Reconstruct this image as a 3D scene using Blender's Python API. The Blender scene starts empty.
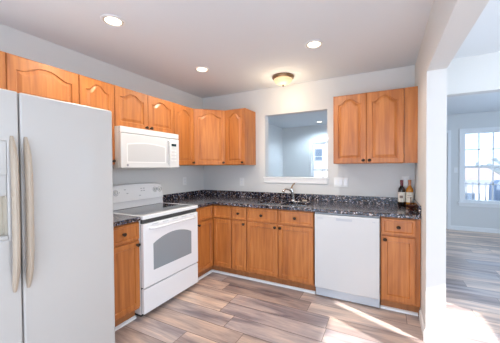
import bpy, bmesh, math, random
from mathutils import Vector, Matrix
random.seed(7)
S = bpy.context.scene
COL = S.collection

# ------------------------------------------------------------ camera
F_PX, CAM, YAW, PITCH, ROLL = 261.6, (2.5512, -3.3271, 1.3555), 0.4781, -0.0162, -0.0070
cd = bpy.data.cameras.new('camera'); cam = bpy.data.objects.new('camera', cd); COL.objects.link(cam)
cd.sensor_fit = 'HORIZONTAL'; cd.sensor_width = 36; cd.lens = 36 * F_PX / 500; cd.clip_start = 0.02
_c, _s = math.cos(YAW), math.sin(YAW)
fwd, rt, up = Vector((-_s, _c, 0)), Vector((_c, _s, 0)), Vector((0, 0, 1))
f2 = fwd * math.cos(PITCH) + up * math.sin(PITCH); u2 = up * math.cos(PITCH) - fwd * math.sin(PITCH)
r3 = rt * math.cos(ROLL) + u2 * math.sin(ROLL); u3 = u2 * math.cos(ROLL) - rt * math.sin(ROLL)
M = Matrix((r3, u3, -f2)).transposed().to_4x4(); M.translation = Vector(CAM)
cam.matrix_world = M
S.camera = cam

# ------------------------------------------------------------ world, sun, daylight, added fill lights, exposure
w = bpy.data.worlds.new('world'); S.world = w; w.use_nodes = True
bg = w.node_tree.nodes['Background']; bg.inputs[0].default_value = (0.56, 0.76, 1.0, 1); bg.inputs[1].default_value = 2.7
sd = bpy.data.lights.new('sun', 'SUN'); sd.energy = 15.0; sd.angle = math.radians(0.5); sd.color = (1.0, .95, .88)
so = bpy.data.objects.new('sun', sd); COL.objects.link(so); so.location = (12, -8, 8)
so.rotation_euler = Vector((-.91, .41, -.50)).to_track_quat('-Z', 'Y').to_euler()

def area(name, loc, direction, sx, sy, power, color):
    d = bpy.data.lights.new(name, 'AREA'); d.shape = 'RECTANGLE'; d.size = sx; d.size_y = sy
    d.energy = power; d.color = color
    o = bpy.data.objects.new(name, d); COL.objects.link(o); o.location = loc
    o.rotation_euler = Vector(direction).to_track_quat('-Z', 'Y').to_euler()
    return o
area('fill_light_behind', (2.2, -4.80, 1.10), (0, 1, .30), 3.5, 2.0, 43, (.96, .96, .98))  # added fill light behind the camera, brightens the kitchen
area('daylight_dining_window', (5.74, -1.90, 1.72), (-1, 0, .12), 1.0, .66, 58, (.80, .90, 1.0))
area('fill_light_living', (5.74, 1.2, 1.30), (-1, 0, .25), 1.6, 1.4, 32, (.45, .70, 1.0))  # added bluish fill for the far room, its source unseen

vs = S.view_settings
S.display_settings.display_device = 'sRGB'
vs.view_transform = 'Standard'; vs.look = 'None'; vs.gamma = 1.0; vs.use_curve_mapping = False
vs.exposure = 0.15

# ------------------------------------------------------------ material helpers
def mat(name, color=(.8, .8, .8), rough=.5, metal=0.0, spec=.5, coat=0.0, emit=None, estr=0.0):
    m = bpy.data.materials.new(name); m.use_nodes = True
    b = m.node_tree.nodes['Principled BSDF']
    b.inputs['Base Color'].default_value = (*color, 1); b.inputs['Roughness'].default_value = rough
    b.inputs['Metallic'].default_value = metal; b.inputs['Specular IOR Level'].default_value = spec
    b.inputs['Coat Weight'].default_value = coat
    if emit:
        b.inputs['Emission Color'].default_value = (*emit, 1); b.inputs['Emission Strength'].default_value = estr
    return m
def nd(m, t, **kw):
    n = m.node_tree.nodes.new(t)
    for k, v in kw.items(): setattr(n, k, v)
    return n
def lk(m, a, b): m.node_tree.links.new(a, b)
def bsdf(m): return m.node_tree.nodes['Principled BSDF']
def ramp(m, stops, interp='LINEAR'):
    r = nd(m, 'ShaderNodeValToRGB'); r.color_ramp.interpolation = interp
    e = r.color_ramp.elements
    while len(e) > 1: e.remove(e[-1])
    e[0].position, e[0].color = stops[0][0], (*stops[0][1], 1)
    for p, c in stops[1:]:
        x = e.new(p); x.color = (*c, 1)
    return r
def bump(m, h, strength, dist=.01):
    b = nd(m, 'ShaderNodeBump'); b.inputs['Strength'].default_value = strength; b.inputs['Distance'].default_value = dist
    lk(m, h, b.inputs['Height']); lk(m, b.outputs[0], bsdf(m).inputs['Normal'])
def paint(name, c, rough=.7):
    m = mat(name, c, rough, spec=.3)
    tc = nd(m, 'ShaderNodeTexCoord'); n = nd(m, 'ShaderNodeTexNoise'); n.inputs['Scale'].default_value = 160
    lk(m, tc.outputs['Object'], n.inputs['Vector']); bump(m, n.outputs['Fac'], .06, .002)
    return m
def wood(name, c1, c2, c3, rough=.42):
    m = mat(name, c2, rough, coat=.12); bsdf(m).inputs['Coat Roughness'].default_value = .25
    tc = nd(m, 'ShaderNodeTexCoord'); mp = nd(m, 'ShaderNodeMapping'); mp.inputs['Scale'].default_value = (34, 34, 2.2)
    oi = nd(m, 'ShaderNodeObjectInfo'); add = nd(m, 'ShaderNodeVectorMath', operation='ADD')
    sc = nd(m, 'ShaderNodeMath', operation='MULTIPLY'); sc.inputs[1].default_value = 37
    lk(m, oi.outputs['Random'], sc.inputs[0]); lk(m, tc.outputs['Object'], add.inputs[0]); lk(m, sc.outputs[0], add.inputs[1])
    lk(m, add.outputs[0], mp.inputs['Vector'])
    n = nd(m, 'ShaderNodeTexNoise'); n.inputs['Scale'].default_value = 1.0; n.inputs['Detail'].default_value = 6; n.inputs['Distortion'].default_value = .6
    lk(m, mp.outputs[0], n.inputs['Vector'])
    mp2 = nd(m, 'ShaderNodeMapping'); mp2.inputs['Scale'].default_value = (5, 5, .9); lk(m, add.outputs[0], mp2.inputs['Vector'])
    n2 = nd(m, 'ShaderNodeTexNoise'); n2.inputs['Scale'].default_value = 1.0; n2.inputs['Distortion'].default_value = 1.5
    lk(m, mp2.outputs[0], n2.inputs['Vector'])
    mx = nd(m, 'ShaderNodeMix'); mx.inputs[0].default_value = .45
    lk(m, n.outputs['Fac'], mx.inputs[2]); lk(m, n2.outputs['Fac'], mx.inputs[3])
    r = ramp(m, [(.3, c1), (.5, c2), (.68, c3)]); lk(m, mx.outputs[0], r.inputs[0]); lk(m, r.outputs[0], bsdf(m).inputs['Base Color'])
    bump(m, n.outputs['Fac'], .04, .003)
    return m

WALL = paint('wall_paint', (.70, .70, .69))
CEIL = paint('ceiling_paint', (.76, .79, .82), .8)
TRIM = mat('white_trim_paint', (.82, .82, .82), .4)
OAK = wood('honey_oak', (.30, .088, .018), (.455, .150, .032), (.575, .217, .055))
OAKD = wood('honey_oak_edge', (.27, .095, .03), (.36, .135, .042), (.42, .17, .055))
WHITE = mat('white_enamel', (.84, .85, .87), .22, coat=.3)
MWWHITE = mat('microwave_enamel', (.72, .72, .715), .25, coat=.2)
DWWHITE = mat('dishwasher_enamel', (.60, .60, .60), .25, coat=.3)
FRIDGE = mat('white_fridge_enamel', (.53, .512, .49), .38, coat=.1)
ALMOND = mat('almond_plastic', (.42, .345, .27), .45)
DARKREC = mat('beige_recess_plastic', (.50, .45, .37), .5)
GAP = mat('dark_gasket', (.05, .05, .05), .7)
BLACKGL = mat('black_ceramic_glass', (.012, .013, .016), .07, coat=.5)
OVENGL = mat('oven_window_glass', (.27, .31, .34), .12, coat=.5)
MWGL = mat('microwave_window_mesh', (.60, .60, .595), .35)
DISP = mat('dark_display', (.01, .03, .03), .2)
BRONZE = mat('dark_bronze', (.045, .03, .022), .35, metal=.8)
BRONZEL = mat('brushed_bronze', (.30, .20, .12), .35, metal=.8)
STEEL = mat('stainless_steel', (.75, .76, .77), .22, metal=1)
CHROME = mat('chrome', (.80, .79, .77), .12, metal=1)
GREYP = mat('grey_plastic', (.45, .47, .50), .5)
MARK = mat('grey_print', (.30, .31, .33), .6)
PLATE = mat('white_plate_plastic', (.80, .80, .79), .4)
LAMP = mat('recessed_lamp_glow', (1, .95, .85), .5, emit=(1.0, .90, .72), estr=3)
LAMPRING = mat('cream_baffle', (.72, .62, .50), .6)
BOWL = mat('alabaster_glass_glow', (.42, .34, .22), .4, emit=(1.0, .72, .40), estr=.75)
REDGL = mat('dark_wine_glass', (.012, .008, .008), .08, coat=.5)
AMBER = mat('amber_wine_glass', (.62, .24, .03), .1, coat=.5)
FOILR = mat('burgundy_foil', (.16, .015, .03), .35)
FOILO = mat('orange_foil', (.62, .25, .12), .35)
LABELP = mat('cream_label_paper', (.78, .74, .66), .7)
LABELM = mat('label_print', (.22, .17, .16), .7)
MAHOG = mat('dark_red_brown_lacquer', (.07, .018, .012), .25)
SOAP = mat('pale_soap', (.66, .56, .47), .5)

def floor_mat():
    m = mat('laminate_planks', (.4, .3, .25), .33, spec=.5)
    tc = nd(m, 'ShaderNodeTexCoord'); sp = nd(m, 'ShaderNodeSeparateXYZ'); lk(m, tc.outputs['Object'], sp.inputs[0])
    def mt(op, a, b=None, c=None):
        n = nd(m, 'ShaderNodeMath', operation=op)
        for i, v in enumerate((a, b, c)):
            if v is None: continue
            if isinstance(v, (int, float)): n.inputs[i].default_value = v
            else: lk(m, v, n.inputs[i])
        return n.outputs[0]
    ry = mt('DIVIDE', sp.outputs[1], .185); row = mt('FLOOR', ry)
    wn = nd(m, 'ShaderNodeTexWhiteNoise', noise_dimensions='1D'); lk(m, row, wn.inputs['W'])
    cx = mt('ADD', mt('DIVIDE', sp.outputs[0], .95), mt('MULTIPLY', wn.outputs['Value'], 7.3)); colm = mt('FLOOR', cx)
    cmb = nd(m, 'ShaderNodeCombineXYZ'); lk(m, colm, cmb.inputs[0]); lk(m, row, cmb.inputs[1])
    w2 = nd(m, 'ShaderNodeTexWhiteNoise', noise_dimensions='2D'); lk(m, cmb.outputs[0], w2.inputs['Vector'])
    tone = ramp(m, [(0, (.29, .23, .215)), (.22, (.45, .35, .30)), (.45, (.56, .43, .355)), (.62, (.66, .52, .42)), (.8, (.39, .335, .33)), (1, (.58, .46, .39))])
    lk(m, w2.outputs['Value'], tone.inputs[0])
    # long streaks along each plank, shifted per plank
    off = nd(m, 'ShaderNodeVectorMath', operation='MULTIPLY_ADD'); lk(m, cmb.outputs[0], off.inputs[0]); off.inputs[1].default_value = (3.7, 5.1, 0)
    lk(m, tc.outputs['Object'], off.inputs[2])
    def streak(scale, detail):
        mp = nd(m, 'ShaderNodeMapping'); mp.inputs['Scale'].default_value = scale; lk(m, off.outputs[0], mp.inputs['Vector'])
        n = nd(m, 'ShaderNodeTexNoise'); n.inputs['Scale'].default_value = 1; n.inputs['Detail'].default_value = detail; n.inputs['Distortion'].default_value = .8
        lk(m, mp.outputs[0], n.inputs['Vector']); return n.outputs['Fac']
    s1 = streak((1.3, 8, 1), 6); s2 = streak((5, 60, 1), 4)
    r1 = ramp(m, [(.30, (.50, .50, .58)), (.5, (1.05, 1.04, 1.05)), (.68, (1.5, 1.42, 1.30))]); lk(m, s1, r1.inputs[0])
    r2 = ramp(m, [(.3, (.82, .82, .84)), (.7, (1.1, 1.09, 1.07))]); lk(m, s2, r2.inputs[0])
    def mul(a, b):
        x = nd(m, 'ShaderNodeMix', data_type='RGBA', blend_type='MULTIPLY'); x.inputs[0].default_value = 1
        lk(m, a, x.inputs[6]); lk(m, b, x.inputs[7]); return x.outputs[2]
    c = mul(mul(tone.outputs[0], r1.outputs[0]), r2.outputs[0])
    fy = mt('FRACT', ry); fx = mt('FRACT', cx)
    ey = mt('MINIMUM', fy, mt('SUBTRACT', 1.0, fy)); ex = mt('MINIMUM', fx, mt('SUBTRACT', 1.0, fx))
    seam = mt('MINIMUM', mt('GREATER_THAN', ey, .013), mt('GREATER_THAN', ex, .0022))
    dk = nd(m, 'ShaderNodeMix', data_type='RGBA'); lk(m, seam, dk.inputs[0]); dk.inputs[6].default_value = (.14, .105, .095, 1); lk(m, c, dk.inputs[7])
    lk(m, dk.outputs[2], bsdf(m).inputs['Base Color'])
    rr = mt('MULTIPLY_ADD', s2, .2, .24); lk(m, rr, bsdf(m).inputs['Roughness'])
    bump(m, s2, .08, .002)
    return m
FLOOR = floor_mat()

def granite():
    m = mat('speckled_granite', (.05, .05, .06), .16, spec=.45, coat=.0)
    bsdf(m).inputs['Coat Roughness'].default_value = .08
    tc = nd(m, 'ShaderNodeTexCoord')
    v = nd(m, 'ShaderNodeTexVoronoi'); v.inputs['Scale'].default_value = 88; lk(m, tc.outputs['Object'], v.inputs['Vector'])
    sp = nd(m, 'ShaderNodeSeparateColor'); lk(m, v.outputs['Color'], sp.inputs[0])
    r = ramp(m, [(0, (.010, .011, .018)), (.38, (.03, .035, .055)), (.50, (.11, .07, .055)), (.64, (.20, .135, .105)), (.72, (.06, .085, .15)), (.82, (.28, .27, .29)), (.92, (.58, .57, .60))], 'CONSTANT')
    lk(m, sp.outputs[0], r.inputs[0])
    v2 = nd(m, 'ShaderNodeTexNoise'); v2.inputs['Scale'].default_value = 28; v2.inputs['Detail'].default_value = 5; lk(m, tc.outputs['Object'], v2.inputs['Vector'])
    r2 = ramp(m, [(.38, (.30, .34, .46)), (.62, (1.15, 1.02, .95))]); lk(m, v2.outputs['Fac'], r2.inputs[0])
    x = nd(m, 'ShaderNodeMix', data_type='RGBA', blend_type='MULTIPLY'); x.inputs[0].default_value = 1
    lk(m, r.outputs[0], x.inputs[6]); lk(m, r2.outputs[0], x.inputs[7]); lk(m, x.outputs[2], bsdf(m).inputs['Base Color'])
    return m
GRANITE = granite()

def glass():
    m = bpy.data.materials.new('window_glass'); m.use_nodes = True; t = m.node_tree
    t.nodes.remove(t.nodes['Principled BSDF']); out = t.nodes['Material Output']
    tr = nd(m, 'ShaderNodeBsdfTransparent'); tr.inputs[0].default_value = (.97, .98, 1, 1)
    gl = nd(m, 'ShaderNodeBsdfGlossy'); gl.inputs['Roughness'].default_value = .02
    mx = nd(m, 'ShaderNodeMixShader'); mx.inputs[0].default_value = .05
    lk(m, tr.outputs[0], mx.inputs[1]); lk(m, gl.outputs[0], mx.inputs[2]); lk(m, mx.outputs[0], out.inputs[0])
    return m
GLASS = glass()

# ------------------------------------------------------------ mesh helpers
class MB:
    def __init__(s): s.bm = bmesh.new()
    def face(s, vs_):
        try: return s.bm.faces.new(vs_)
        except ValueError: return None
    def box(s, x0, x1, y0, y1, z0, z1, m=None):
        vs_ = [Vector((x, y, z)) for z in (z0, z1) for x, y in ((x0, y0), (x1, y0), (x1, y1), (x0, y1))]
        if m is not None: vs_ = [m @ v for v in vs_]
        v = [s.bm.verts.new(p) for p in vs_]
        for f in ((3, 2, 1, 0), (4, 5, 6, 7), (0, 1, 5, 4), (1, 2, 6, 5), (2, 3, 7, 6), (3, 0, 4, 7)): s.face([v[i] for i in f])
        return s
    def loft(s, rings, cap0=True, cap1=True):
        R = [[s.bm.verts.new(p) for p in r] for r in rings]; n = len(R[0])
        for a, b in zip(R, R[1:]):
            for i in range(n): s.face([a[i], a[(i + 1) % n], b[(i + 1) % n], b[i]])
        if cap0: s.face(R[0][::-1])
        if cap1: s.face(R[-1])
        return s
    def prism(s, pts, axis, a, b):
        def P(p, t): return {0: (t, p[0], p[1]), 1: (p[0], t, p[1]), 2: (p[0], p[1], t)}[axis]
        return s.loft([[P(p, a) for p in pts], [P(p, b) for p in pts]])
    def lathe(s, prof, c=(0, 0, 0), axis='z', n=24, sx=1, sy=1):
        rings = []
        for r, h in prof:
            ring = []
            for i in range(n):
                a = 2 * math.pi * i / n; x, y = r * math.cos(a) * sx, r * math.sin(a) * sy
                p = {'z': (x, y, h), '-y': (x, -h, y), 'x': (h, x, y)}[axis]
                ring.append(Vector(p) + Vector(c))
            rings.append(ring)
        return s.loft(rings)
    def tube(s, pts, r, n=10):
        pts = [Vector(p) for p in pts]; rs = r if isinstance(r, (list, tuple)) else [r] * len(pts)
        rings = []; ref = None
        for i, p in enumerate(pts):
            d = (pts[min(i + 1, len(pts) - 1)] - pts[max(i - 1, 0)]).normalized()
            if ref is None: ref = d.orthogonal().normalized()
            ref = (ref - d * ref.dot(d)).normalized(); b = d.cross(ref)
            rings.append([p + (ref * math.cos(2 * math.pi * k / n) + b * math.sin(2 * math.pi * k / n)) * rs[i] for k in range(n)])
        return s.loft(rings)
    def cells(s, A, B, solid, t0, t1, axis):
        """grid solid in the plane (a, b), extruded t0..t1 along axis"""
        V = {}
        def P(i, j, t):
            k = (i, j, t)
            if k not in V:
                a, b = A[i], B[j]; V[k] = s.bm.verts.new({0: (t, a, b), 1: (a, t, b), 2: (a, b, t)}[axis])
            return V[k]
        na, nb = len(A) - 1, len(B) - 1
        f = lambda i, j: 0 <= i < na and 0 <= j < nb and solid((A[i] + A[i + 1]) / 2, (B[j] + B[j + 1]) / 2)
        for i in range(na):
            for j in range(nb):
                if not f(i, j): continue
                for t in (t0, t1): s.face([P(i, j, t), P(i + 1, j, t), P(i + 1, j + 1, t), P(i, j + 1, t)])
                for (di, dj, e) in ((-1, 0, ((i, j), (i, j + 1))), (1, 0, ((i + 1, j), (i + 1, j + 1))), (0, -1, ((i, j), (i + 1, j))), (0, 1, ((i, j + 1), (i + 1, j + 1)))):
                    if not f(i + di, j + dj): s.face([P(*e[0], t0), P(*e[1], t0), P(*e[1], t1), P(*e[0], t1)])
        return s
    def build(s, name, m, parent=None, bevel=0, smooth=False, loc=None, seg=2):
        bmesh.ops.recalc_face_normals(s.bm, faces=s.bm.faces[:])
        if smooth:
            for f in s.bm.faces: f.smooth = True
        me = bpy.data.meshes.new(name); s.bm.to_mesh(me); s.bm.free(); me.materials.append(m)
        o = bpy.data.objects.new(name, me); COL.objects.link(o)
        if parent: o.parent = parent
        if loc: o.location = loc
        if smooth and hasattr(me, 'set_sharp_from_angle'): me.set_sharp_from_angle(angle=math.radians(42))
        if bevel:
            b = o.modifiers.new('bevel', 'BEVEL'); b.width = bevel; b.segments = seg; b.limit_method = 'ANGLE'; b.angle_limit = math.radians(40)
            b.harden_normals = False
        return o

def thing(name, label, cat, loc=(0, 0, 0), rotz=0, group=None):
    o = bpy.data.objects.new(name, None); COL.objects.link(o); o.location = loc; o.rotation_euler = (0, 0, rotz)
    o.empty_display_size = .1
    return tag(o, label, cat, group)
def tag(o, label, cat, group=None):
    o['label'] = label; o['category'] = cat
    if group: o['group'] = group
    return o
def struct(name, mb, m, bevel=0, parent=None, smooth=False):
    o = mb.build(name, m, parent, bevel, smooth)
    if not parent: o['kind'] = 'structure'
    return o

# ------------------------------------------------------------ room shell
W, H, T = 2.830, 2.44, .12
XR, YF, YB = 5.80, 3.58, -4.85      # dining / living right wall, far wall, wall behind the camera
COLX1, COLY = 2.955, -.92           # end of the kitchen's right wall
struct('floor', MB().box(-.12, XR + .12, YB - .12, YF + .12, -.1, 0), FLOOR)
struct('ceiling', MB().box(-.12, XR + .12, YB - .12, YF + .12, H, H + .1), CEIL)
struct('wall_left', MB().box(-T, 0, YB - T, YF + T, 0, H), WALL)
PX0, PX1, PZ0, PZ1 = 1.065, 1.910, 1.200, 2.070
def back_solid(x, z):
    if PX0 < x < PX1 and PZ0 < z < PZ1: return False
    if x > COLX1 and z < 2.085: return False
    return True
struct('wall_back', MB().cells([0, PX0, PX1, COLX1, XR], [0, PZ0, PZ1, 2.085, H], back_solid, 0, T, 1), WALL)
struct('wall_right', MB().cells([YB, COLY, 0], [0, 2.08, H], lambda y, z: y > COLY or z > 2.08, W, COLX1, 0), WALL)
# far wall: two windows and a doorway
WN = {'a': (.82, 1.60, .56, 1.99), 'b': (3.985, 4.745, .60, 2.065)}
DX0, DX1, DZ = 2.86, 3.725, 2.05
def far_solid(x, z):
    for (a, b, c, d) in WN.values():
        if a < x < b and c < z < d: return False
    return not (DX0 < x < DX1 and z < DZ)
struct('wall_far', MB().cells([0, .82, 1.60, DX0, DX1, 3.985, 4.745, XR], [0, .56, .60, 1.99, DZ, 2.065, H], far_solid, YF, YF + T, 1), WALL)
WD = ((-2.385, -1.36), (-3.60, -2.56)); WZ = (1.35, 2.09)
struct('wall_dining_right', MB().cells([YB - T, WD[1][0], WD[1][1], WD[0][0], WD[0][1], .4, 2.0, YF + T], [0, .60, WZ[0], 2.0, WZ[1], H],
       lambda y, z: not (WZ[0] < z < WZ[1] and any(a < y < b for a, b in WD)) and not (.4 < y < 2.0 and .60 < z < 2.0), XR, XR + T, 0), WALL)
struct('wall_behind', MB().cells([0, .45, 3.95, XR], [0, 2.08, H], lambda x, z: not (.45 < x < 3.95 and z < 2.08), YB - T, YB, 1), WALL)
g = struct('added_patio_door', MB().cells([.45, .51, 2.16, 2.24, 3.89, 3.95], [0, .08, 2.01, 2.08], lambda x, z: not (.08 < z < 2.01 and (.51 < x < 2.16 or 2.24 < x < 3.89)), YB - .09, YB - .03, 1), TRIM)  # unseen door, added to frame the fill light behind the camera
MB().box(.51, 2.16, YB - .065, YB - .058, .08, 2.01).build('pane', GLASS, g); MB().box(2.24, 3.89, YB - .065, YB - .058, .08, 2.01).build('pane', GLASS, g)

def far_window(name, a, b, c, d, sill=True):
    """double-hung window seen from the room, in the far wall"""
    f = MB(); y0, y1 = YF + .015, YF + .075
    t = .045
    f.cells([a, a + t, b - t, b], [c, c + t, (c + d) / 2 - .025, (c + d) / 2 + .025, d - t, d],
            lambda x, z: not (a + t < x < b - t and (c + t < z < (c + d) / 2 - .025 or (c + d) / 2 + .025 < z < d - t)), y0, y1, 1)
    fr = struct(name, f, TRIM)
    k = .062
    mc = MB().cells([a - k, a, b, b + k], [c - .09, c, d, d + k], lambda x, z: not (a < x < b and c < z < d), YF - .018, YF, 1).build('casing', TRIM, fr, .004)
    MB().box(a - k - .03, b + k + .03, YF - .05, YF, c - .03, c).build('sill', TRIM, fr, .004)
    g = MB(); n = 3
    for i in range(1, n):
        x = a + t + (b - a - 2 * t) * i / n
        g.box(x - .010, x + .010, y0 + .012, y0 + .034, c + t, d - t)
    for z in ((c + t + (c + d) / 2 - .025) / 2, (d - t + (c + d) / 2 + .025) / 2):
        g.box(a + t, b - t, y0 + .012, y0 + .034, z - .010, z + .010)
    g.build('muntins', TRIM, fr)
    MB().box(a + t, b - t, y0 + .02, y0 + .026, c + t, d - t).build('pane', GLASS, fr)
    return fr
far_window('window_1', *WN['b'])
far_window('window_2', *WN['a'])
for i, (a, b) in enumerate(WD):
    t = .02
    fr = struct('window_%d' % (i + 3), MB().cells([a, a + t, b - t, b], [WZ[0], WZ[0] + t, WZ[1] - t, WZ[1]],
        lambda y, z: not (a + t < y < b - t and WZ[0] + t < z < WZ[1] - t), XR + .02, XR + .06, 0), TRIM)
    MB().box(XR + .035, XR + .041, a + t, b - t, WZ[0] + t, WZ[1] - t).build('pane', GLASS, fr)
g = struct('window_5', MB().cells([.4, .45, 1.17, 1.23, 1.95, 2.0], [.60, .65, 1.95, 2.0], lambda y, z: not (.65 < z < 1.95 and (.45 < y < 1.17 or 1.23 < y < 1.95)), XR + .03, XR + .08, 0), TRIM)  # unseen window, added to go with the living room fill light
MB().box(XR + .05, XR + .056, .45, 1.95, .65, 1.95).build('pane', GLASS, g)
struct('added_sun_block', MB().box(XR + T, 9.2, -1.1, 3.2, 2.30, 2.42), TRIM)  # unseen slab, added to keep sun off the living room floor
# far doorway: closed white door with casing
dr = struct('door_1', MB().box(DX0, DX1, YF + .03, YF + .07, .01, DZ), TRIM)
MB().cells([DX0 - .06, DX0, DX1, DX1 + .06], [0, DZ, DZ + .06], lambda x, z: not (DX0 < x < DX1 and z < DZ), YF - .018, YF, 1).build('casing', TRIM, dr, .004)
MB().lathe([(0.001, .0), (.012, .0), (.012, .035), (.028, .045), (.028, .065), (.001, .075)], (DX0 + .07, YF + .03, .95), '-y').build('door_knob', BRONZE, dr, smooth=True)

# baseboards
BBP = lambda: [(0, 0), (.014, 0), (.014, .075), (.006, .088), (0, .088)]
def bb(name, x0, y0, x1, y1, nx, ny):
    """board along a wall from (x0,y0) to (x1,y1), nx,ny its outward normal"""
    rings = [[(px + nx * u, py + ny * u, z) for u, z in BBP()] for px, py in ((x0, y0), (x1, y1))]
    return struct(name, MB().loft(rings), TRIM)
bb('baseboard_far', DX1 + .06, YF, XR, YF, 0, -1)
bb('baseboard_far_left', 0, YF, DX0 - .06, YF, 0, -1)
bb('baseboard_living_left', 0, T, 0, YF - .014, 1, 0)
bb('baseboard_dining_right', XR, YB, XR, YF - .014, -1, 0)
m = MB(); x0, x1, y0, y1 = W, COLX1, COLY, -.605
outer = [(x0, y1), (x0, y0), (x1, y0), (x1, 0)]
def off(d): return [(x0 - d, y1), (x0 - d, y0 - d), (x1 + d, y0 - d), (x1 + d, 0)]
rings = [[(off(d)[i][0], off(d)[i][1], z) for d, z in BBP()] for i in range(4)]
m.loft(rings); struct('baseboard_right', m, TRIM)
# passthrough sill and its apron
tr = struct('trim_1', MB().box(PX0 - .022, PX1 + .014, -.022, T + .02, PZ0 - .002, PZ0 + .02), TRIM, .004)
MB().box(PX0 - .012, PX1 + .006, -.016, 0, PZ0 - .058, PZ0 - .002).build('apron', TRIM, tr, .003)
# shoe moulding along the toe kicks
def shoe(name, pts, w_=.018, h=.024):
    mb = MB(); prof = [(0, 0), (w_, 0), (w_ * .75, h * .7), (0, h)]
    n = len(pts); rings = []
    for i, p in enumerate(pts):
        p = Vector(p); d = Vector((0, 0))
        ns = []
        if i > 0: e = (p - Vector(pts[i - 1])).normalized(); ns.append(Vector((e.y, -e.x)))
        if i < n - 1: e = (Vector(pts[i + 1]) - p).normalized(); ns.append(Vector((e.y, -e.x)))
        nn = sum(ns, Vector((0, 0))); nn = nn / nn.length_squared * 1.0 * (1 if len(ns) == 1 else 2) if len(ns) == 1 else nn / (nn.length_squared / 2)
        rings.append([(p.x + nn.x * u, p.y + nn.y * u, z) for u, z in prof])
    mb.loft(rings); return struct(name, mb, TRIM)
KX = .54
shoe('trim_2', [(KX, -.955), (KX, -KX), (1.888, -KX)])
shoe('trim_3', [(2.508, -KX), (W - .015, -KX)])
shoe('trim_4', [(KX, -2.06), (KX, -1.727)])

# ------------------------------------------------------------ cabinets
def door_mesh(w_, h, margin, arch, t=.019):
    """frame-and-panel door, lower left corner at 0, face towards -y at y=-t"""
    mb = MB(); N = 20
    def shape(m_, y):
        bot, top = m_, h - m_ * .85 - arch
        pts = [(m_, y, bot), (w_ - m_, y, bot), (w_ - m_, y, top)]
        for i in range(1, N):
            u = 1 - 2 * i / N
            k = max(0, 1 - abs(u) / .86); b = .5 - .5 * math.cos(math.pi * min(1, k * 1.15))
            pts.append((w_ / 2 + u * (w_ / 2 - m_), y, top + arch * b))
        pts.append((m_, y, top)); return pts
    def rect(y, e=0):
        pts = [(e, y, e), (w_ - e, y, e), (w_ - e, y, h - e)]
        for i in range(1, N): pts.append((e + (w_ - 2 * e) * (1 - i / N), y, h - e))
        pts.append((e, y, h - e)); return pts
    rings = [rect(0), rect(-t + .004), rect(-t, .004), shape(margin, -t), shape(margin + .005, -t + .010), shape(margin + .012, -t + .010), shape(margin + .034, -t + .002)]
    mb.loft(rings); return mb
def flat_door_mesh(w_, h, margin, t=.019):
    mb = MB()
    r = lambda e, y: [(e, y, e), (w_ - e, y, e), (w_ - e, y, h - e), (e, y, h - e)]
    mb.loft([r(0, 0), r(0, -t + .004), r(.004, -t), r(margin, -t), r(margin + .005, -t + .009), r(margin + .012, -t + .0085)])
    return mb
def knob(parent, x, z, y=-.019):
    return MB().lathe([(.009, 0), (.009, .003), (.005, .006), (.006, .014), (.0145, .019), (.0155, .024), (.011, .029), (.001, .031)], axis='-y', n=14, sx=1.15).build('knob', BRONZE, parent, smooth=True, loc=(x, y, z))
def add_door(root, x, z, w_, h, y, arch=0, margin=.052, kx=None, kz=None, name='door'):
    mb = door_mesh(w_, h, margin, arch) if arch else flat_door_mesh(w_, h, margin)
    d = mb.build(name, OAK, root, loc=(x, y, z))
    if kx is not None: knob(d, kx, kz)
    return d
ZB, ZT = 1.387, 2.132
WG = 'honey oak wall cabinets'; BG = 'honey oak base cabinets'
def wall_cab(label, loc, rotz, w_, zb, doors, depth=.305):
    """doors: list of (x, w, arch, knob side)"""
    r = thing('wall_cabinet', label, 'cabinet', loc, rotz, WG)
    MB().box(.001, w_ - .001, 0.001, depth, 0, ZT - zb).build('body', OAKD if False else OAK, r)
    for (x, dw, arch, side, kz) in doors:
        h = ZT - zb - .012
        kx = None if side is None else (.028 if side == 'l' else dw - .028)
        add_door(r, x, .004, dw, h, 0, arch, .05, kx, kz)
    return r
# placed: local +y points into the wall; local origin = front plane of carcass
def left_cab(label, y0, y1, zb, doors): return wall_cab(label, (.305, y0, zb), math.radians(90), y1 - y0, zb, doors)
def back_cab(label, x0, x1, zb, doors): return wall_cab(label, (x0, -.305, zb), 0, x1 - x0, zb, doors)
A = .055
left_cab('wide two-door oak wall cabinet above the white refrigerator', -2.985, -2.057, 1.80,
         [(.004, .458, .05, 'r', .03), (.466, .458, .05, 'l', .03)])
left_cab('narrow one-door oak wall cabinet between refrigerator and microwave', -2.057, -1.741, ZB, [(.004, .308, A, 'r', .03)])
left_cab('short two-door oak wall cabinet directly above the microwave', -1.741, -.974, 1.748, [(.004, .377, .045, 'r', .025), (.385, .378, .045, 'l', .025)])
left_cab('one-door oak wall cabinet right of the microwave, before the corner', -.974, -.612, ZB, [(.004, .354, A, 'r', .03)])
# diagonal corner
r = thing('wall_cabinet', 'diagonal one-door oak corner wall cabinet where the two walls meet', 'cabinet', (.305, -.61, ZB), math.radians(45), WG)
L = math.hypot(.305, .305)
mbd = MB(); c45 = math.cos(math.radians(45))
def toloc(x, y):
    dx, dy = x - .305, y + .61; return ((dx + dy) * c45, (-dx + dy) * c45)
poly = [toloc(*p) for p in ((.002, -.002), (.002, -.609), (.3055, -.609), (.609, -.3055), (.609, -.002))]
mbd.prism(poly, 2, 0, ZT - ZB).build('body', OAK, r)
add_door(r, .008, .004, L - .016, ZT - ZB - .012, 0, A, .05, L - .016 - .03, .03)
back_cab('narrow one-door oak wall cabinet between corner cabinet and pass-through opening', .612, .922, ZB, [(.004, .302, A, 'r', .03)])
r = back_cab('two-door oak wall cabinet right of the pass-through above the bottles', 2.034, 2.716, ZB, [(.003, .334, A, 'r', .03), (.341, .338, A, 'l', .03)])
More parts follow.
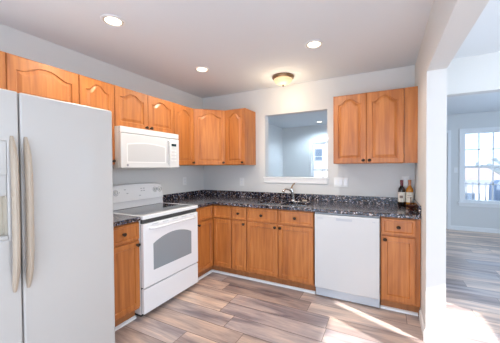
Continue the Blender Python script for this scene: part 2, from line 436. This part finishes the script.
MB().box(.683, W - 2.034 - .001, -.004, .02, 0, ZT - ZB).build('filler', OAK, r)

# base cabinets; origin at floor, front plane of the carcass y=0 local
CZ = .889
def base_body(r, w_, depth=.595):
    MB().box(.001, w_ - .001, 0.0, depth, .105, CZ).build('body', OAK, r)
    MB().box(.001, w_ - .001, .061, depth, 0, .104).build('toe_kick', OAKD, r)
def drawer(r, x, w_, k=True, y=0):
    d = flat_door_mesh(w_, .148, .022).build('drawer', OAK, r, loc=(x, y, .730))
    if k: knob(d, w_ / 2, .074)
    return d
def bdoor(r, x, w_, side, y=0):
    kx = {None: None, 'l': .027, 'r': w_ - .027}[side]
    return add_door(r, x, .125, w_, .588, y, 0, .045, kx, .588 - .03)
r = thing('base_cabinet', 'narrow oak base cabinet with one drawer between refrigerator and range', 'cabinet', (.60, -2.058, 0), math.radians(90), BG)
base_body(r, .332); drawer(r, .006, .320); bdoor(r, .006, .320, 'r')
r = thing('base_cabinet', 'L-shaped oak corner base cabinet right of the range', 'cabinet', (.60, -.60, 0), 0, BG)
def Lp(e0, e1, f):  # L-shaped footprint relative to the inner corner
    return [(-.595, .595), (-.595, e0), (-f, e0), (-f, f), (e1, f), (e1, .595)]
MB().prism(Lp(-.356, .284, 0), 2, .105, CZ).build('body', OAK, r)
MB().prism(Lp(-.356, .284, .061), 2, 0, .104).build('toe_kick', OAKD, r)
d = drawer(r, .022, .256, False); bdoor(r, .022, .256, None)
for (nm, hh, zz, mg) in (('drawer', .148, .730, .022), ('door', .588, .125, .045)):
    o = flat_door_mesh(.325, hh, mg).build(nm, OAK, r, loc=(0, -.350, zz)); o.rotation_euler = (0, 0, math.radians(90))
    if nm == 'door': knob(o, .035, .588 - .03)
r = thing('base_cabinet', 'narrowest oak base cabinet with one knobbed drawer and slim door left of the sink cabinet', 'cabinet', (.886, -.60, 0), 0, BG)
base_body(r, .207); drawer(r, .004, .199); bdoor(r, .004, .199, 'r')
r = thing('base_cabinet', 'wide two-door oak sink base cabinet below the faucet', 'cabinet', (1.095, -.60, 0), 0, BG)
# hollow carcass so that the sink hangs inside
MB().cells([.001, .019, .773, .791], [0.0, .018, .575, .595], lambda x, y: not (.019 < x < .773 and .018 < y < .575), .125, CZ, 2).build('body', OAK, r)
MB().box(.001, .791, 0, .595, .105, .1249).build('bottom_panel', OAK, r)
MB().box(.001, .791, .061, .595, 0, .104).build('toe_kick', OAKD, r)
drawer(r, .004, .388); drawer(r, .400, .388); bdoor(r, .004, .388, 'r'); bdoor(r, .400, .388, 'l')
r = thing('base_cabinet', 'oak end base cabinet with one drawer right of the dishwasher', 'cabinet', (2.510, -.60, 0), 0, BG)
base_body(r, W - 2.510 - .002); drawer(r, .010, .270); bdoor(r, .010, .270, 'l')

# ------------------------------------------------------------ counters
CT = .925
SX = (1.13, 1.43, 1.47, 1.77); SY = (-.53, -.17)
def ctop_solid(x, y):
    if x > .637 and y < -.637: return False
    if y < -.957: return False
    if SY[0] < y < SY[1] and (SX[0] < x < SX[1] or SX[2] < x < SX[3]): return False
    return True
ct = thing('countertop', 'L-shaped speckled dark granite countertop running under the pass-through', 'countertop', (0, 0, 0))
MB().cells([.002, .637, SX[0], SX[1], SX[2], SX[3], W - .002], [-.957, -.637, SY[0], SY[1], -.002], ctop_solid, CZ + .001, CT, 2).build('slab', GRANITE, ct, .006)
b = MB(); b.box(.002, .021, -.957, -.002, CT, CT + .083); b.box(.021, W - .021, -.021, -.002, CT, CT + .083); b.box(W - .021, W - .002, -.62, -.002, CT, CT + .083)
b.build('backsplash', GRANITE, ct, .002)
ct = thing('countertop', 'short granite countertop between the refrigerator and range', 'countertop', (0, 0, 0))
MB().box(.002, .637, -2.070, -1.728, CZ + .001, CT).build('slab', GRANITE, ct, .006)
MB().box(.002, .021, -2.070, -1.728, CT, CT + .083).build('backsplash', GRANITE, ct, .002)

# sink
sk = thing('sink', 'stainless double-bowl undermount sink set in the granite counter', 'sink', (1.45, -.35, CZ))
def basin(x0, x1):
    y0, y1 = SY; x0 -= 1.45; x1 -= 1.45; y0 += .35; y1 += .35
    e = .004; mb = MB()
    rr = lambda d, z: [(x0 + d, y0 + d, z), (x1 - d, y0 + d, z), (x1 - d, y1 - d, z), (x0 + d, y1 - d, z)]
    mb.loft([rr(-e + .003, .0), rr(-e + .003, -.19), ], cap1=False, cap0=False) if False else None
    mb.loft([rr(.0, 0), rr(.001, 0.0), rr(.0035, 0.0), rr(.010, -.175), rr(.03, -.185)], cap0=False)
    mb.loft([rr(0, 0), rr(.004, -.18), rr(.026, -.192)], cap0=False)
    bmesh.ops.remove_doubles(mb.bm, verts=mb.bm.verts[:], dist=1e-5)
    b_ = mb.build('bowl', STEEL, sk)
    MB().lathe([(.001, -.188), (.035, -.188), (.04, -.182), (.03, -.180), (.001, -.183)], ((x0 + x1) / 2, (y0 + y1) / 2, 0)).build('drain', CHROME, b_, smooth=True)
basin(SX[0], SX[1]); basin(SX[2], SX[3])
# faucet
fc = thing('faucet', 'chrome single-lever kitchen faucet behind the sink below the pass-through', 'faucet', (1.50, -.095, CT))
MB().lathe([(.001, 0), (.030, 0), (.030, .006), (.024, .016), (.001, .016)], n=20).build('base', CHROME, fc, smooth=True)
MB().tube([(0, 0, .01), (0, 0, .05), (-.006, -.004, .10), (-.016, -.010, .145), (-.020, -.014, .160)], [.021, .020, .021, .024, .016], 16).build('body', CHROME, fc, smooth=True)
MB().tube([(-.012, -.012, .115), (-.035, -.05, .145), (-.060, -.10, .155), (-.075, -.135, .145), (-.080, -.15, .12)], [.015, .014, .014, .016, .018], 14).build('spout', CHROME, fc, smooth=True)
MB().tube([(-.018, -.012, .158), (-.012, -.01, .180), (.0, -.006, .205), (.022, 0, .222)], [.014, .010, .008, .009], 12).build('lever', BRONZEL, fc, smooth=True)
sb = MB().box(-.028, .028, -.018, .018, 0, .018).build('soap_bar', SOAP, None, .008, loc=(1.655, -.115, CT), seg=3)
tag(sb, 'small pale soap bar on the granite to the right of the faucet', 'soap')

# ------------------------------------------------------------ refrigerator
fr = thing('refrigerator', 'tall white side-by-side refrigerator at the left edge', 'refrigerator', (0, 0, 0))
FY0, FYG, FY1 = -3.02, -2.643, -2.100
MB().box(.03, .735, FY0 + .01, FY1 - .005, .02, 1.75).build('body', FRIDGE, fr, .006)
MB().box(.10, .72, FY0 + .03, FY1 - .03, 0, .0195).build('feet', GAP, fr)
MB().box(.7355, .741, FY0 + .012, FY1 - .012, .07, 1.745).build('gasket', GAP, fr)
DR = (-2.965, -2.697, .985, 1.50)
fz = MB().cells([FY0, DR[0], DR[1], FYG - .003], [.06, DR[2], DR[3], 1.77], lambda y, z: not (DR[0] < y < DR[1] and DR[2] < z < DR[3]), .742, .80, 0).build('freezer_door', FRIDGE, fr, .009, seg=3)
fd = MB().box(.742, .80, FYG + .003, FY1, .06, 1.77).build('fridge_door', FRIDGE, fr, .012, seg=3)
MB().box(.70, .745, FY0 + .02, FY1 - .02, .01, .055).build('kick_grille', GREYP, fr)
dp = MB(); a0, a1, b0, b1 = DR
dp.box(.7425, .796, a0 + .001, a1 - .001, 1.325, b1 - .001); dp.box(.7425, .790, a0 + .001, a1 - .001, 1.215, 1.3245)
dp.box(.7425, .798, a0 + .001, a1 - .001, b0 + .001, b0 + .022)
dp.box(.7425, .750, a0 + .001, a1 - .001, b0 + .022, 1.215)
dp.build('dispenser', FRIDGE, fz, .002)
rc = MB(); rc.box(.7505, .753, a0 + .002, a1 - .002, b0 + .0225, 1.2145); rc.box(.753, .788, a1 - .006, a1 - .0012, b0 + .0225, 1.2145); rc.box(.753, .788, a0 + .0012, a0 + .006, b0 + .0225, 1.2145)
rc.build('dispenser_recess', DARKREC, fz)
def handle(parent, y):
    zs = [.70 + (1.53 - .70) * i / 16 for i in range(17)]; rings = []
    for i, z in enumerate(zs):
        u = abs(2 * i / 16 - 1); o = .042 * (1 - u ** 4.5) + .004; hw = .0145 - .006 * u ** 6
        rings.append([(.80 + p, y + q, z) for p, q in ((max(0, o - .024), -hw), (o - .006, -hw), (o + .004, -hw * .4), (o + .004, hw * .4), (o - .006, hw), (max(0, o - .024), hw))])
    return MB().loft(rings).build('handle', ALMOND, parent, smooth=True)
handle(fz, FYG - .034); handle(fd, FYG + .026)

# ------------------------------------------------------------ range
rg = thing('range', 'white freestanding electric range with glass cooktop and arched oven window', 'stove', (0, 0, 0))
RY0, RY1 = -1.723, -.962
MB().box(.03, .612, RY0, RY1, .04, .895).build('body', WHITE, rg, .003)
MB().box(.06, .58, RY0 + .03, RY1 - .03, 0, .0395).build('base', GAP, rg)
cw = MB().cells([.035, .085, .600, .655], [RY0 - .001, RY0 + .028, RY1 - .028, RY1 + .001], lambda x, y: not (.085 < x < .600 and RY0 + .028 < y < RY1 - .028), .8955, .929, 2)
cwo = cw.build('cooktop', WHITE, rg, .006, seg=3)
MB().box(.0855, .5995, RY0 + .0285, RY1 - .0285, .8965, .927).build('glass_surface', BLACKGL, cwo)
# vent slots under the cooktop lip
MB().box(.612, .634, RY0 + .006, RY1 - .006, .858, .895).build('vent_strip', GAP, rg)
od = MB().box(.613, .655, RY0 + .004, RY1 - .004, .282, .856).build('oven_door', WHITE, rg, .008, seg=3)
for k in range(5):
    y = RY0 + .10 + k * .13; MB().box(.6548, .6562, y, y + .075, .838, .844).build('vent_slot', GREYP, od)
win = [(-1.610, .417), (-1.085, .417), (-1.085, .660)]
for i in range(1, 14):
    u = i / 14; win.append((-1.085 - .525 * u, .660 + .062 * math.sin(math.pi * u) ** .8))
win.append((-1.610, .660))
MB().prism(win, 0, .6545, .6575).build('window', OVENGL, od)
hb = MB(); hb.tube([(.655, RY0 + .07, .812), (.688, RY0 + .085, .812), (.693, RY0 + .14, .812), (.693, RY1 - .14, .812), (.688, RY1 - .085, .812), (.655, RY1 - .07, .812)], [.012, .013, .013, .013, .013, .012], 12)
hb.build('handle', WHITE, od, smooth=True)
MB().box(.613, .652, RY0 + .004, RY1 - .004, .048, .272).build('drawer', WHITE, rg, .008, seg=3)
MB().box(.60, .620, RY0 + .006, RY1 - .006, .05, .85).build('door_gap', GAP, rg)
# back guard, slanted face, gently arched top
rings = []
for i in range(13):
    u = i / 12; y = RY0 + .004 + (RY1 - RY0 - .008) * u; zt = 1.150 + .028 * math.sin(math.pi * min(1, max(0, u))) ** .5
    rings.append([(.030, y, .9295), (.118, y, .9295), (.112, y, .990), (.122, y, 1.005), (.088, y, zt), (.070, y, zt + .008), (.030, y, zt)])
bgd = MB().loft(rings).build('control_panel', WHITE, rg, smooth=True)
def on_panel(y, z):
    k = (z - 1.005) / (1.160 - 1.005); return Vector((.122 - .034 * k, y, z))
tilt = math.atan2(.034, .155)
def panel_plate(name, y, z, w_, h, m_, t=.002):
    p = on_panel(y, z); R = Matrix.Translation(p) @ Matrix.Rotation(-tilt, 4, 'Y')
    return MB().box(-.002, t, -w_ / 2, w_ / 2, -h / 2, h / 2, R).build(name, m_, bgd)
panel_plate('display', -1.36, 1.128, .075, .024, DISP)
for y, z in ((-1.555, 1.10), (-1.48, 1.125), (-1.455, 1.085), (-1.27, 1.10), (-1.235, 1.10), (-1.27, 1.125), (-1.235, 1.125), (-1.30, 1.05)):
    panel_plate('button', y, z, .022, .010, GREYP, .0035)
for y in (-1.655, -1.590, -1.075, -1.005):
    p = on_panel(y, 1.100)
    k = MB().lathe([(.027, 0), (.027, .004), (.019, .008), (.017, .026), (.001, .028)], axis='x', n=20).build('knob', PLATE, bgd, smooth=True, loc=tuple(p)); k.rotation_euler = (0, -tilt, 0)
    MB().box(.028, .034, -.003, .003, -.016, .016).build('grip', GREYP, k)
    MB().lathe([(.0272, -.001), (.032, -.001), (.032, .0022), (.0272, .0022)], axis='x', n=24).build('scale_ring', GREYP, k)

# ------------------------------------------------------------ microwave
mw = thing('microwave', 'white over-the-range microwave mounted above the stove', 'microwave', (0, 0, 0))
MY0, MY1, MZ0, MZ1 = -1.740, -.976, 1.352, 1.7465
MB().box(.003, .358, MY0, MY1, MZ0, MZ1).build('body', MWWHITE, mw, .003)
vg = MB().box(.3585, .392, MY0, MY1, 1.688, MZ1).build('vent_grille', MWWHITE, mw, .006)
for k in range(4): MB().box(.3915, .3925, MY0 + .03, MY1 - .03, 1.697 + k * .011, 1.700 + k * .011).build('vent_slot', PLATE, vg)
md = MB().box(.3585, .400, MY0, -1.128, MZ0 + .004, 1.684).build('door', MWWHITE, mw, .008, seg=3)
wn = [(-1.668, 1.418), (-1.205, 1.418)]
for i in range(0, 15):
    u = i / 14; wn.append((-1.205 - .463 * u, 1.577 + .020 * math.sin(math.pi * u)))
fw = MB(); fw.prism([((y + 1.4365) * 1.055 - 1.4365, (z - 1.50) * 1.13 + 1.50) for y, z in wn], 0, .3995, .4012); fw.build('window_frame', PLATE, md)
MB().prism(wn, 0, .400, .4025).build('window', MWGL, md)
hm = MB().tube([(.400, -1.150, 1.405), (.425, -1.150, 1.425), (.434, -1.150, 1.53), (.425, -1.150, 1.635), (.400, -1.150, 1.655)], [.011, .012, .012, .012, .011], 12)
hm.build('handle', MWWHITE, md, smooth=True)
MB().lathe([(.001, 0), (.011, 0), (.011, .002), (.001, .0025)], axis='x', n=20).build('badge', MARK, md, loc=(.400, -1.672, 1.384))
mc = MB().box(.3585, .396, -1.124, MY1, MZ0 + .004, 1.684).build('control_panel', MWWHITE, mw, .006)
MB().box(.3955, .3985, -1.098, -1.025, 1.600, 1.628).build('display', DISP, mc)
for i in range(4):
    for j in range(3):
        MB().box(.3955, .3975, -1.098 + j * .027, -1.080 + j * .027, 1.43 + i * .038, 1.448 + i * .038).build('button', PLATE, mc)

# ------------------------------------------------------------ dishwasher
dw = thing('dishwasher', 'white built-in dishwasher under the granite counter', 'dishwasher', (1.898, -.60, 0))
MB().box(.002, .606, .0, .57, .10, .886).build('body', GREYP, dw)
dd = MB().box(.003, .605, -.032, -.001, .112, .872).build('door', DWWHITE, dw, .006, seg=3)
pc = MB().box(.215, .365, -.0335, -.0318, .818, .842).build('handle_recess', GREYP, dd, .006)
for k in range(5): MB().box(.035 + k * .012, .042 + k * .012, -.0332, -.0318, .822, .840).build('vent_slot', GREYP, dd)
MB().box(.545, .570, -.0332, -.0318, .826, .836).build('badge', GREYP, dd)
MB().box(.003, .605, .018, .05, .012, .108).build('kick_plate', mat('pale_grey_enamel', (.55, .59, .64), .4), dw, .002)
MB().box(.05, .56, .055, .5, 0, .099).build('base', GAP, dw)

# ------------------------------------------------------------ bottles and ornament
def bottle(x, y, label, glassm, foil, cat='bottle'):
    t = thing('wine_bottle', label, cat, (x, y, CT), math.radians(-20), 'wine bottles in the counter corner')
    t.rotation_euler = (0, 0, 0); t.scale = (.93, .93, .93)
    MB().lathe([(.001, .0), (.034, 0), (.0375, .004), (.0375, .185), (.034, .205), (.020, .225), (.0145, .240), (.0140, .298), (.001, .298)], n=28).build('glass_body', glassm, t, smooth=True)
    MB().lathe([(.0148, .238), (.0150, .285), (.0162, .288), (.0162, .300), (.014, .304), (.001, .304)], n=24).build('capsule', foil, t, smooth=True)
    MB().lathe([(.0378, .050), (.0384, .050), (.0384, .165), (.0378, .165)], n=28).build('label', LABELP, t, smooth=True)
    return t
b1 = bottle(2.706, -.066, 'dark red wine bottle with burgundy capsule and cream label', REDGL, FOILR)
b2 = bottle(2.780, -.066, 'amber white wine bottle with orange capsule beside the red wine', AMBER, FOILO)
for bb_, z0, z1, a in ((b1, .095, .125, .45), (b2, .10, .104, .7), (b2, .125, .129, .55)):
    p = MB(); n = 8; ring = []
    c0 = -math.pi / 2 - .15
    vs_ = [[p.bm.verts.new((r_ * math.cos(c0 + a * (2 * i / n - 1)), r_ * math.sin(c0 + a * (2 * i / n - 1)), z)) for z in (z0, z1) for r_ in (.0385, .0389)] for i in range(n + 1)]
    for u, v in zip(vs_, vs_[1:]):
        for q in ((0, 1), (1, 3), (3, 2), (2, 0)): p.face([u[q[0]], v[q[0]], v[q[1]], u[q[1]]])
    for e in (vs_[0], vs_[-1]): p.face([e[0], e[1], e[3], e[2]])
    p.build('label_print', LABELM, [c for c in bb_.children if c.name.startswith('label')][0])
orn = thing('trinket_dish', 'small dark red-brown dish with an upright stem in front of bottles', 'dish', (2.772, -.33, CT))
MB().lathe([(.001, 0), (.030, 0), (.032, .004), (.014, .012), (.018, .018), (.040, .034), (.044, .050), (.040, .050), (.034, .036), (.001, .030)], n=20).build('bowl', MAHOG, orn, smooth=True)
MB().tube([(0, 0, .028), (0, 0, .110), (0, 0, .124)], [.004, .004, .007], 8).build('stem', MAHOG, orn, smooth=True)

# ------------------------------------------------------------ wall plates
PG = 'white wall plates'
def plate(loc, rotz, w_, h, n, kind, label):
    t = thing('wall_plate', label, 'outlet' if kind == 'outlet' else 'switch', loc, rotz, PG)
    MB().box(-w_ / 2, w_ / 2, -.006, 0, -h / 2, h / 2).build('plate', PLATE, t, .002)
    for i in range(n):
        x = -w_ / 2 + w_ * (i + .5) / n
        if kind == 'outlet':
            for z in (-.02, .02):
                o = MB().lathe([(.001, .006), (.0155, .006), (.0155, .0085), (.001, .0085)], (x, 0, z), '-y', 16).build('socket', WHITE, t)
                sl_ = MB(); sl_.box(x - .007, x - .005, -.0088, -.0084, z - .002, z + .007); sl_.box(x + .005, x + .007, -.0088, -.0084, z - .002, z + .007)
                sl_.build('slot', MARK, o)
        else:
            MB().box(x - .0165, x + .0165, -.0085, -.006, -.033, .033).build('rocker', WHITE, t, .001)
    return t
plate((0, -.44, 1.165), math.radians(90), .072, .115, 1, 'outlet', 'white outlet plate on left wall above the granite, right of range')
plate((.694, 0, 1.145), 0, .072, .115, 1, 'outlet', 'white outlet plate on back wall left of the pass-through')
plate((2.070, 0, 1.165), 0, .163, .115, 3, 'switch', 'wide three-gang white switch plate right of the pass-through')
plate((2.745, 0, 1.19), 0, .072, .115, 1, 'outlet', 'white outlet plate on back wall behind the wine bottles')
plate((3.872, YF, 1.267), 0, .072, .115, 1, 'switch', 'white switch plate on far wall left of the window')

# ------------------------------------------------------------ ceiling lights
def can(x, y, label, power, r=.082, col=(1, .90, .76)):
    t = thing('recessed_light', label, 'ceiling light', (x, y, H), 0, 'recessed ceiling lights')
    MB().lathe([(r * .80, 0.0), (r, 0), (r + .002, -.004), (r * .86, -.008), (r * .80, -.004)], n=36).build('trim_ring', TRIM, t, smooth=True) if False else None
    rings = []
    for rr_, z in ((r * .82, -.001), (r, -.001), (r, -.005), (r * .84, -.009), (r * .82, -.001)):
        rings.append([(rr_ * math.cos(2 * math.pi * i / 36), rr_ * math.sin(2 * math.pi * i / 36), z) for i in range(36)])
    MB().loft(rings, False, False).build('trim_ring', TRIM, t, smooth=True)
    rings = [[(rr_ * math.cos(2 * math.pi * i / 36), rr_ * math.sin(2 * math.pi * i / 36), z) for i in range(36)] for rr_, z in ((r * .815, -.001), (r * .815, -.005), (r * .69, -.0065), (r * .69, -.001))]
    MB().loft(rings, False, False).build('baffle', LAMPRING, t, smooth=True)
    MB().lathe([(.001, -.001), (r * .68, -.001), (r * .67, -.006), (r * .4, -.012), (.001, -.015)], n=32).build('lens', LAMP, t, smooth=True)
    if power:
        d = bpy.data.lights.new('downlight', 'SPOT'); d.energy = power; d.spot_size = math.radians(160); d.spot_blend = .6; d.color = col; d.shadow_soft_size = .06
        o = bpy.data.objects.new('bulb_glow', d); COL.objects.link(o); o.parent = t; o.location = (0, 0, -.03)
    return t
can(.775, -2.065, 'recessed ceiling light nearest the refrigerator, largest in view', 32)
can(.757, -.995, 'recessed ceiling light nearest the left corner cabinets', 32)
can(1.989, -.996, 'recessed ceiling light to the right of the bronze dome fixture', 32)
can(1.14, 3.05, 'recessed ceiling light seen through the pass-through in the far room', 85, col=(.66, .83, 1.0))
dm = thing('dome_light', 'bronze flush-mount ceiling light with glowing alabaster bowl', 'ceiling light', (1.462, -.35, H)); dm.scale = (.88, .88, .95)
MB().lathe([(.001, 0), (.142, 0), (.148, -.012), (.144, -.028), (.128, -.040), (.120, -.040), (.118, -.030), (.001, -.030)], n=40).build('pan', BRONZEL, dm, smooth=True)
MB().lathe([(.001, -.032), (.117, -.032), (.1265, -.041), (.118, -.062), (.095, -.086), (.06, -.103), (.02, -.110), (.001, -.110)], n=40).build('bowl', BOWL, dm, smooth=True)
MB().lathe([(.001, -.109), (.012, -.110), (.013, -.115), (.007, -.119), (.009, -.126), (.001, -.132)], n=16).build('finial', BRONZE, dm, smooth=True)
d = bpy.data.lights.new('dome_bulb', 'POINT'); d.energy = 5.0; d.color = (1, .78, .52); d.shadow_soft_size = .12
o = bpy.data.objects.new('dome_bulb', d); COL.objects.link(o); o.parent = dm; o.location = (0, 0, -.26)

# ------------------------------------------------------------ outside
DECKM = mat('grey_deck_boards', (.42, .40, .38), .8); WRAIL = mat('white_rail_paint', (.30, .32, .36), .6)
ROOF = mat('brown_roof_shingles', (.26, .20, .195), .9); SIDING = mat('pale_siding', (.66, .66, .68), .8); BRICK = mat('tan_siding', (.50, .44, .41), .9)
WINM = mat('dark_house_window', (.10, .13, .17), .3); LEAF = mat('hazed_foliage', (.29, .31, .31), .95); BARK = mat('bark', (.16, .12, .10), .95)  # foliage colour is greyed to carry distance haze
GRASS = mat('pale_ground', (.62, .62, .62), .95); COVER = mat('blue_grey_cover', (.16, .22, .32), .7)
struct('ground', MB().box(-70, 90, 6.4, 120, -3.3, -3.1), GRASS)
struct('deck', MB().box(-.5, 7.5, YF + T + .02, 5.35, -.15, -.03), DECKM)
dk = thing('deck_railing', 'white baluster railing along the deck outside the far windows', 'railing', (0, 5.2, -.03))
MB().box(-.4, 7.4, -.045, .045, .955, .995).build('top_rail', WRAIL, dk)
MB().box(-.4, 7.4, -.025, .025, .09, .13).build('bottom_rail', WRAIL, dk)
for i in range(60):
    x = -.3 + i * .127
    MB().box(x - .017, x + .017, -.017, .017, .13, .955).build('baluster', WRAIL, dk)
for x in (-.35, 2.2, 5.3, 7.35): MB().box(x - .045, x + .045, -.045, .045, 0, 1.05).build('post', WRAIL, dk)
cv = thing('covered_grill', 'blue-grey covered grill on deck at right window edge', 'grill', (5.02, 4.75, -.03))
rings = [[(sx * a_, sy * b_, z) for sx, sy in ((-1, -1), (1, -1), (1, 1), (-1, 1))] for a_, b_, z in ((.26, .24, 0), (.25, .23, .75), (.24, .21, .95), (.14, .12, 1.05))]
MB().loft(rings).build('cover', COVER, cv, .02)
MB().box(-.262, .262, -.242, .242, .02, .05).build('hem', WINM, cv)
def house(x0, x1, y0, y1, zt, ridge, label, wm, wins, name='house'):
    h = thing(name, label, 'house', ((x0 + x1) / 2, y0, -3.1)); cx = (x0 + x1) / 2; hw = (x1 - x0) / 2; D = y1 - y0; z = zt + 3.1
    MB().box(-hw, hw, 0, D, 0, z).build('wall', wm, h)
    r_ = ridge + 3.1
    MB().prism([(-.35, z), (D + .35, z), (D / 2, r_)], 0, -hw - .3, hw + .3).build('roof', ROOF, h)
    for (a, b_, c, d_) in wins:
        f = MB().box(a - cx, b_ - cx, -.05, .0, c + 3.1, d_ + 3.1).build('window', WRAIL, h)
        MB().box(a - cx + .07, b_ - cx - .07, -.07, -.05, c + 3.17, d_ + 3.03).build('pane', WINM, f)
    return h
house(4.6, 7.9, 15.2, 21.5, .60, 1.28, 'low pale house with brown roof beyond the deck, right window', SIDING, [(6.3, 7.0, -1.2, -.1), (5.0, 5.7, -1.2, -.1)])
house(-3.3, -.55, 14.5, 20, 3.3, 4.4, 'taller tan house seen through the pass-through window', BRICK, [(-1.7, -1.15, 1.75, 2.6), (-2.7, -2.1, 1.75, 2.6), (-1.7, -1.15, -.6, .4)])
def tree(x, y, h, r_, label):
    t = thing('tree', label, 'tree', (x, y, -3.1), 0, 'hazy trees on the skyline')
    MB().tube([(0, 0, 0), (.1, 0, h * .4), (0, .1, h * .8)], [.22, .16, .06], 8).build('trunk', BARK, t, smooth=True)
    mb = MB(); bmesh.ops.create_icosphere(mb.bm, subdivisions=4, radius=1)
    from mathutils import noise
    for v in mb.bm.verts:
        n = noise.fractal(v.co * 1.8 + Vector((x, y, 0)), 1, 2, 5); v.co = v.co * (1 + .38 * n); v.co = Vector((v.co.x * r_, v.co.y * r_, v.co.z * h * .36 + h * .68))
    mb.build('crown', LEAF, t)
TL = ['left of the three skyline trees behind the low brown-roofed house', 'middle of the three skyline trees behind the low brown-roofed house', 'right of the three skyline trees behind the low brown-roofed house']
for (x, y, h, r_), l_ in zip(((13.0, 60, 5.2, 3.0), (20.5, 60, 5.4, 3.2), (28.5, 60, 5.7, 3.4)), TL): tree(x, y, h, r_, l_)
